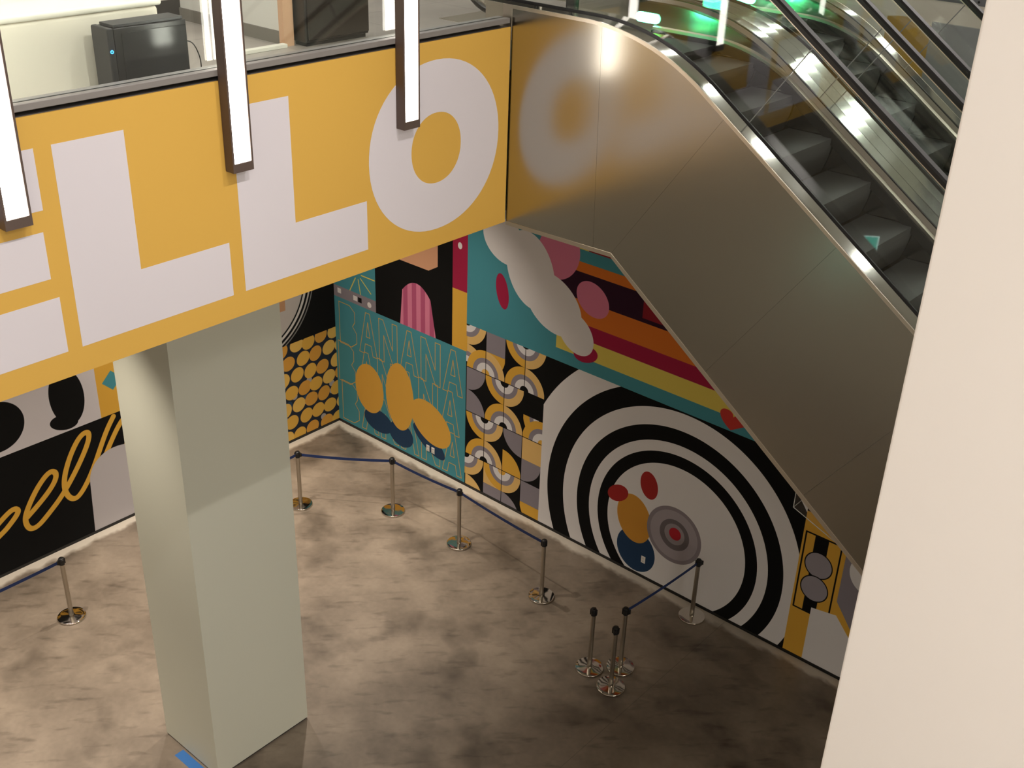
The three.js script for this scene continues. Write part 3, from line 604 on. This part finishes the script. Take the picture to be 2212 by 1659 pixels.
// ------------------------------------------------------------------ lamps
function downlight(x, z, k = 1, aim = null) {
  const t = thing('downlight', 'small round recessed downlight in the ceiling under the upper floor', 'light', [x, 6.92, z], 0, 'downlights under the upper floor');
  part('ring', (() => { const g = new THREE.RingGeometry(0.06, 0.09, 28); g.rotateX(PI / 2); g.translate(0, -0.006, 0); return g; })(), std(0xd8d8d8, 0.5), t);
  part('lamp', (() => { const g = new THREE.CircleGeometry(0.06, 24); g.rotateX(PI / 2); g.translate(0, -0.004, 0); return g; })(), lit(WARM, 6), t);
  const l = new THREE.SpotLight(WARM, POWER.spot * k, 0, 0.67, 0.95, 2); l.position.set(0, -0.03, 0); l.castShadow = true; l.shadow.radius = 2.5;
  l.target.position.set(aim ? aim[0] : 0, -6, aim ? aim[1] : 0); t.add(l); t.add(l.target);
}
for (const [x, z, k] of [[-1.5, 1.2, 0.5], [-1.5, 3.2, 0.55], [-3.9, 1.7, 0.95], [-3.7, 3.8, 0.75], [-7.5, 1.7, 0.75], [-7.6, 4.5, 0.55], [-10.2, 2.2, 0.9], [-10.2, 5.2, 0.6]]) downlight(x, z, k);
function panelLight(name, label, x, z, w, d, power, color, group) {
  const t = thing(name, label, 'light', [x, CEIL, z], 0, group);
  part('frame', bx(-w / 2 - 0.03, w / 2 + 0.03, -0.03, 0, -d / 2 - 0.03, d / 2 + 0.03), std(0xd8d8d8, 0.5), t);
  part('diffuser', bx(-w / 2, w / 2, -0.036, -0.03, -d / 2, d / 2), lit(color, Math.min(power, 14)), t);
  const l = new THREE.RectAreaLight(color, power, w, d); l.position.set(0, -0.05, 0); l.rotation.x = -PI / 2; t.add(l);
}
for (const [x, z] of [[-12.6, 11.2], [-9.2, 12]]) panelLight('ceiling_light', 'square white light panel in the high ceiling', x, z, 1.2, 1.2, POWER.ceiling, COOL, 'square light panels in the high ceiling');
for (const [x, z, k] of [[-12.8, 16, 8.2], [-12.8, 5.6, 1.2], [-9.3, 6.9, 2.2], [-6, 5.6, 1.5], [-3, 5, 2.2], [-5.6, 15.6, 1.6]]) panelLight('ceiling_light', 'square white light panel in the high ceiling', x, z, 1.2, 1.2, POWER.upper * k, COOL, 'square light panels in the high ceiling');
for (const z of [7.5, 9.8, 10.9, 13.2]) panelLight('ceiling_strip', 'long white strip light in the ceiling over the gallery', 4.9, z, 7.2, 0.16, POWER.strip, COOL, 'strip lights over the gallery');
// adjustable spots in the ceiling aimed at the banner
for (const x of [-13.4, -11.6, -9.8, -8, -6.2]) {
  const t = thing('track_spot', 'small black ceiling spot aimed at the yellow banner', 'light', [x, CEIL, 11.6], 0, 'ceiling spots aimed at the banner');
  part('stem', bx(-0.012, 0.012, -0.12, 0, -0.012, 0.012), M.darkPlastic, t);
  const dir = new THREE.Vector3(0, 7.9 - (CEIL - 0.18), ZB - 11.6).normalize(), q = new THREE.Quaternion().setFromUnitVectors(new THREE.Vector3(0, -1, 0), dir);
  const g = cyl(0.05, 0.06, 0.16, 24); g.applyQuaternion(q); g.translate(0, -0.18, 0); part('can', g, M.darkPlastic, t);
  const f = cyl(0.05, 0.05, 0.006, 24); f.translate(0, -0.084, 0); f.applyQuaternion(q); f.translate(0, -0.18, 0); part('lamp', f, lit(COOL, 8), t);
  const l = new THREE.SpotLight(COOL, POWER.aim, 0, 0.5, 0.9, 2); l.position.set(dir.x * 0.1, -0.18 + dir.y * 0.1, dir.z * 0.1); l.target.position.set(dir.x * 5, -0.18 + dir.y * 5, dir.z * 5); l.castShadow = true; l.shadow.radius = 2; t.add(l); t.add(l.target);
}

// added unseen window behind the camera, brightens the front of the square column
{
  const g = new THREE.Group(); g.name = 'added_window_1'; g.position.set(-9, 0, 25.98); scene.add(g); tag(g, 'wide glowing window added unseen as fill light at the end of the lower hall', null, null, 'structure');
  for (let k = 0; k < 5; k++) part('pane', bx(-5 + k * 2.02, -3.04 + k * 2.02, 0.3, 3.6, -0.03, -0.01), lit(0xfff4e6, 3), g, null, 'glowing pane of the added fill window');
  for (let k = 0; k < 6; k++) part('mullion', bx(-5.06 + k * 2.02, -5 + k * 2.02, 0.2, 3.7, -0.06, 0), M.bronze, g);
  part('sill', bx(-5.06, 5.1, 0.2, 0.3, -0.08, 0), M.bronze, g); part('head', bx(-5.06, 5.1, 3.6, 3.7, -0.08, 0), M.bronze, g);
  const l = new THREE.RectAreaLight(0xfff4e6, POWER.hallFill, 10, 3.2); l.position.set(0, 1.95, -0.1); l.rotation.y = 0; g.add(l);
}

renderer.render(scene, camera);
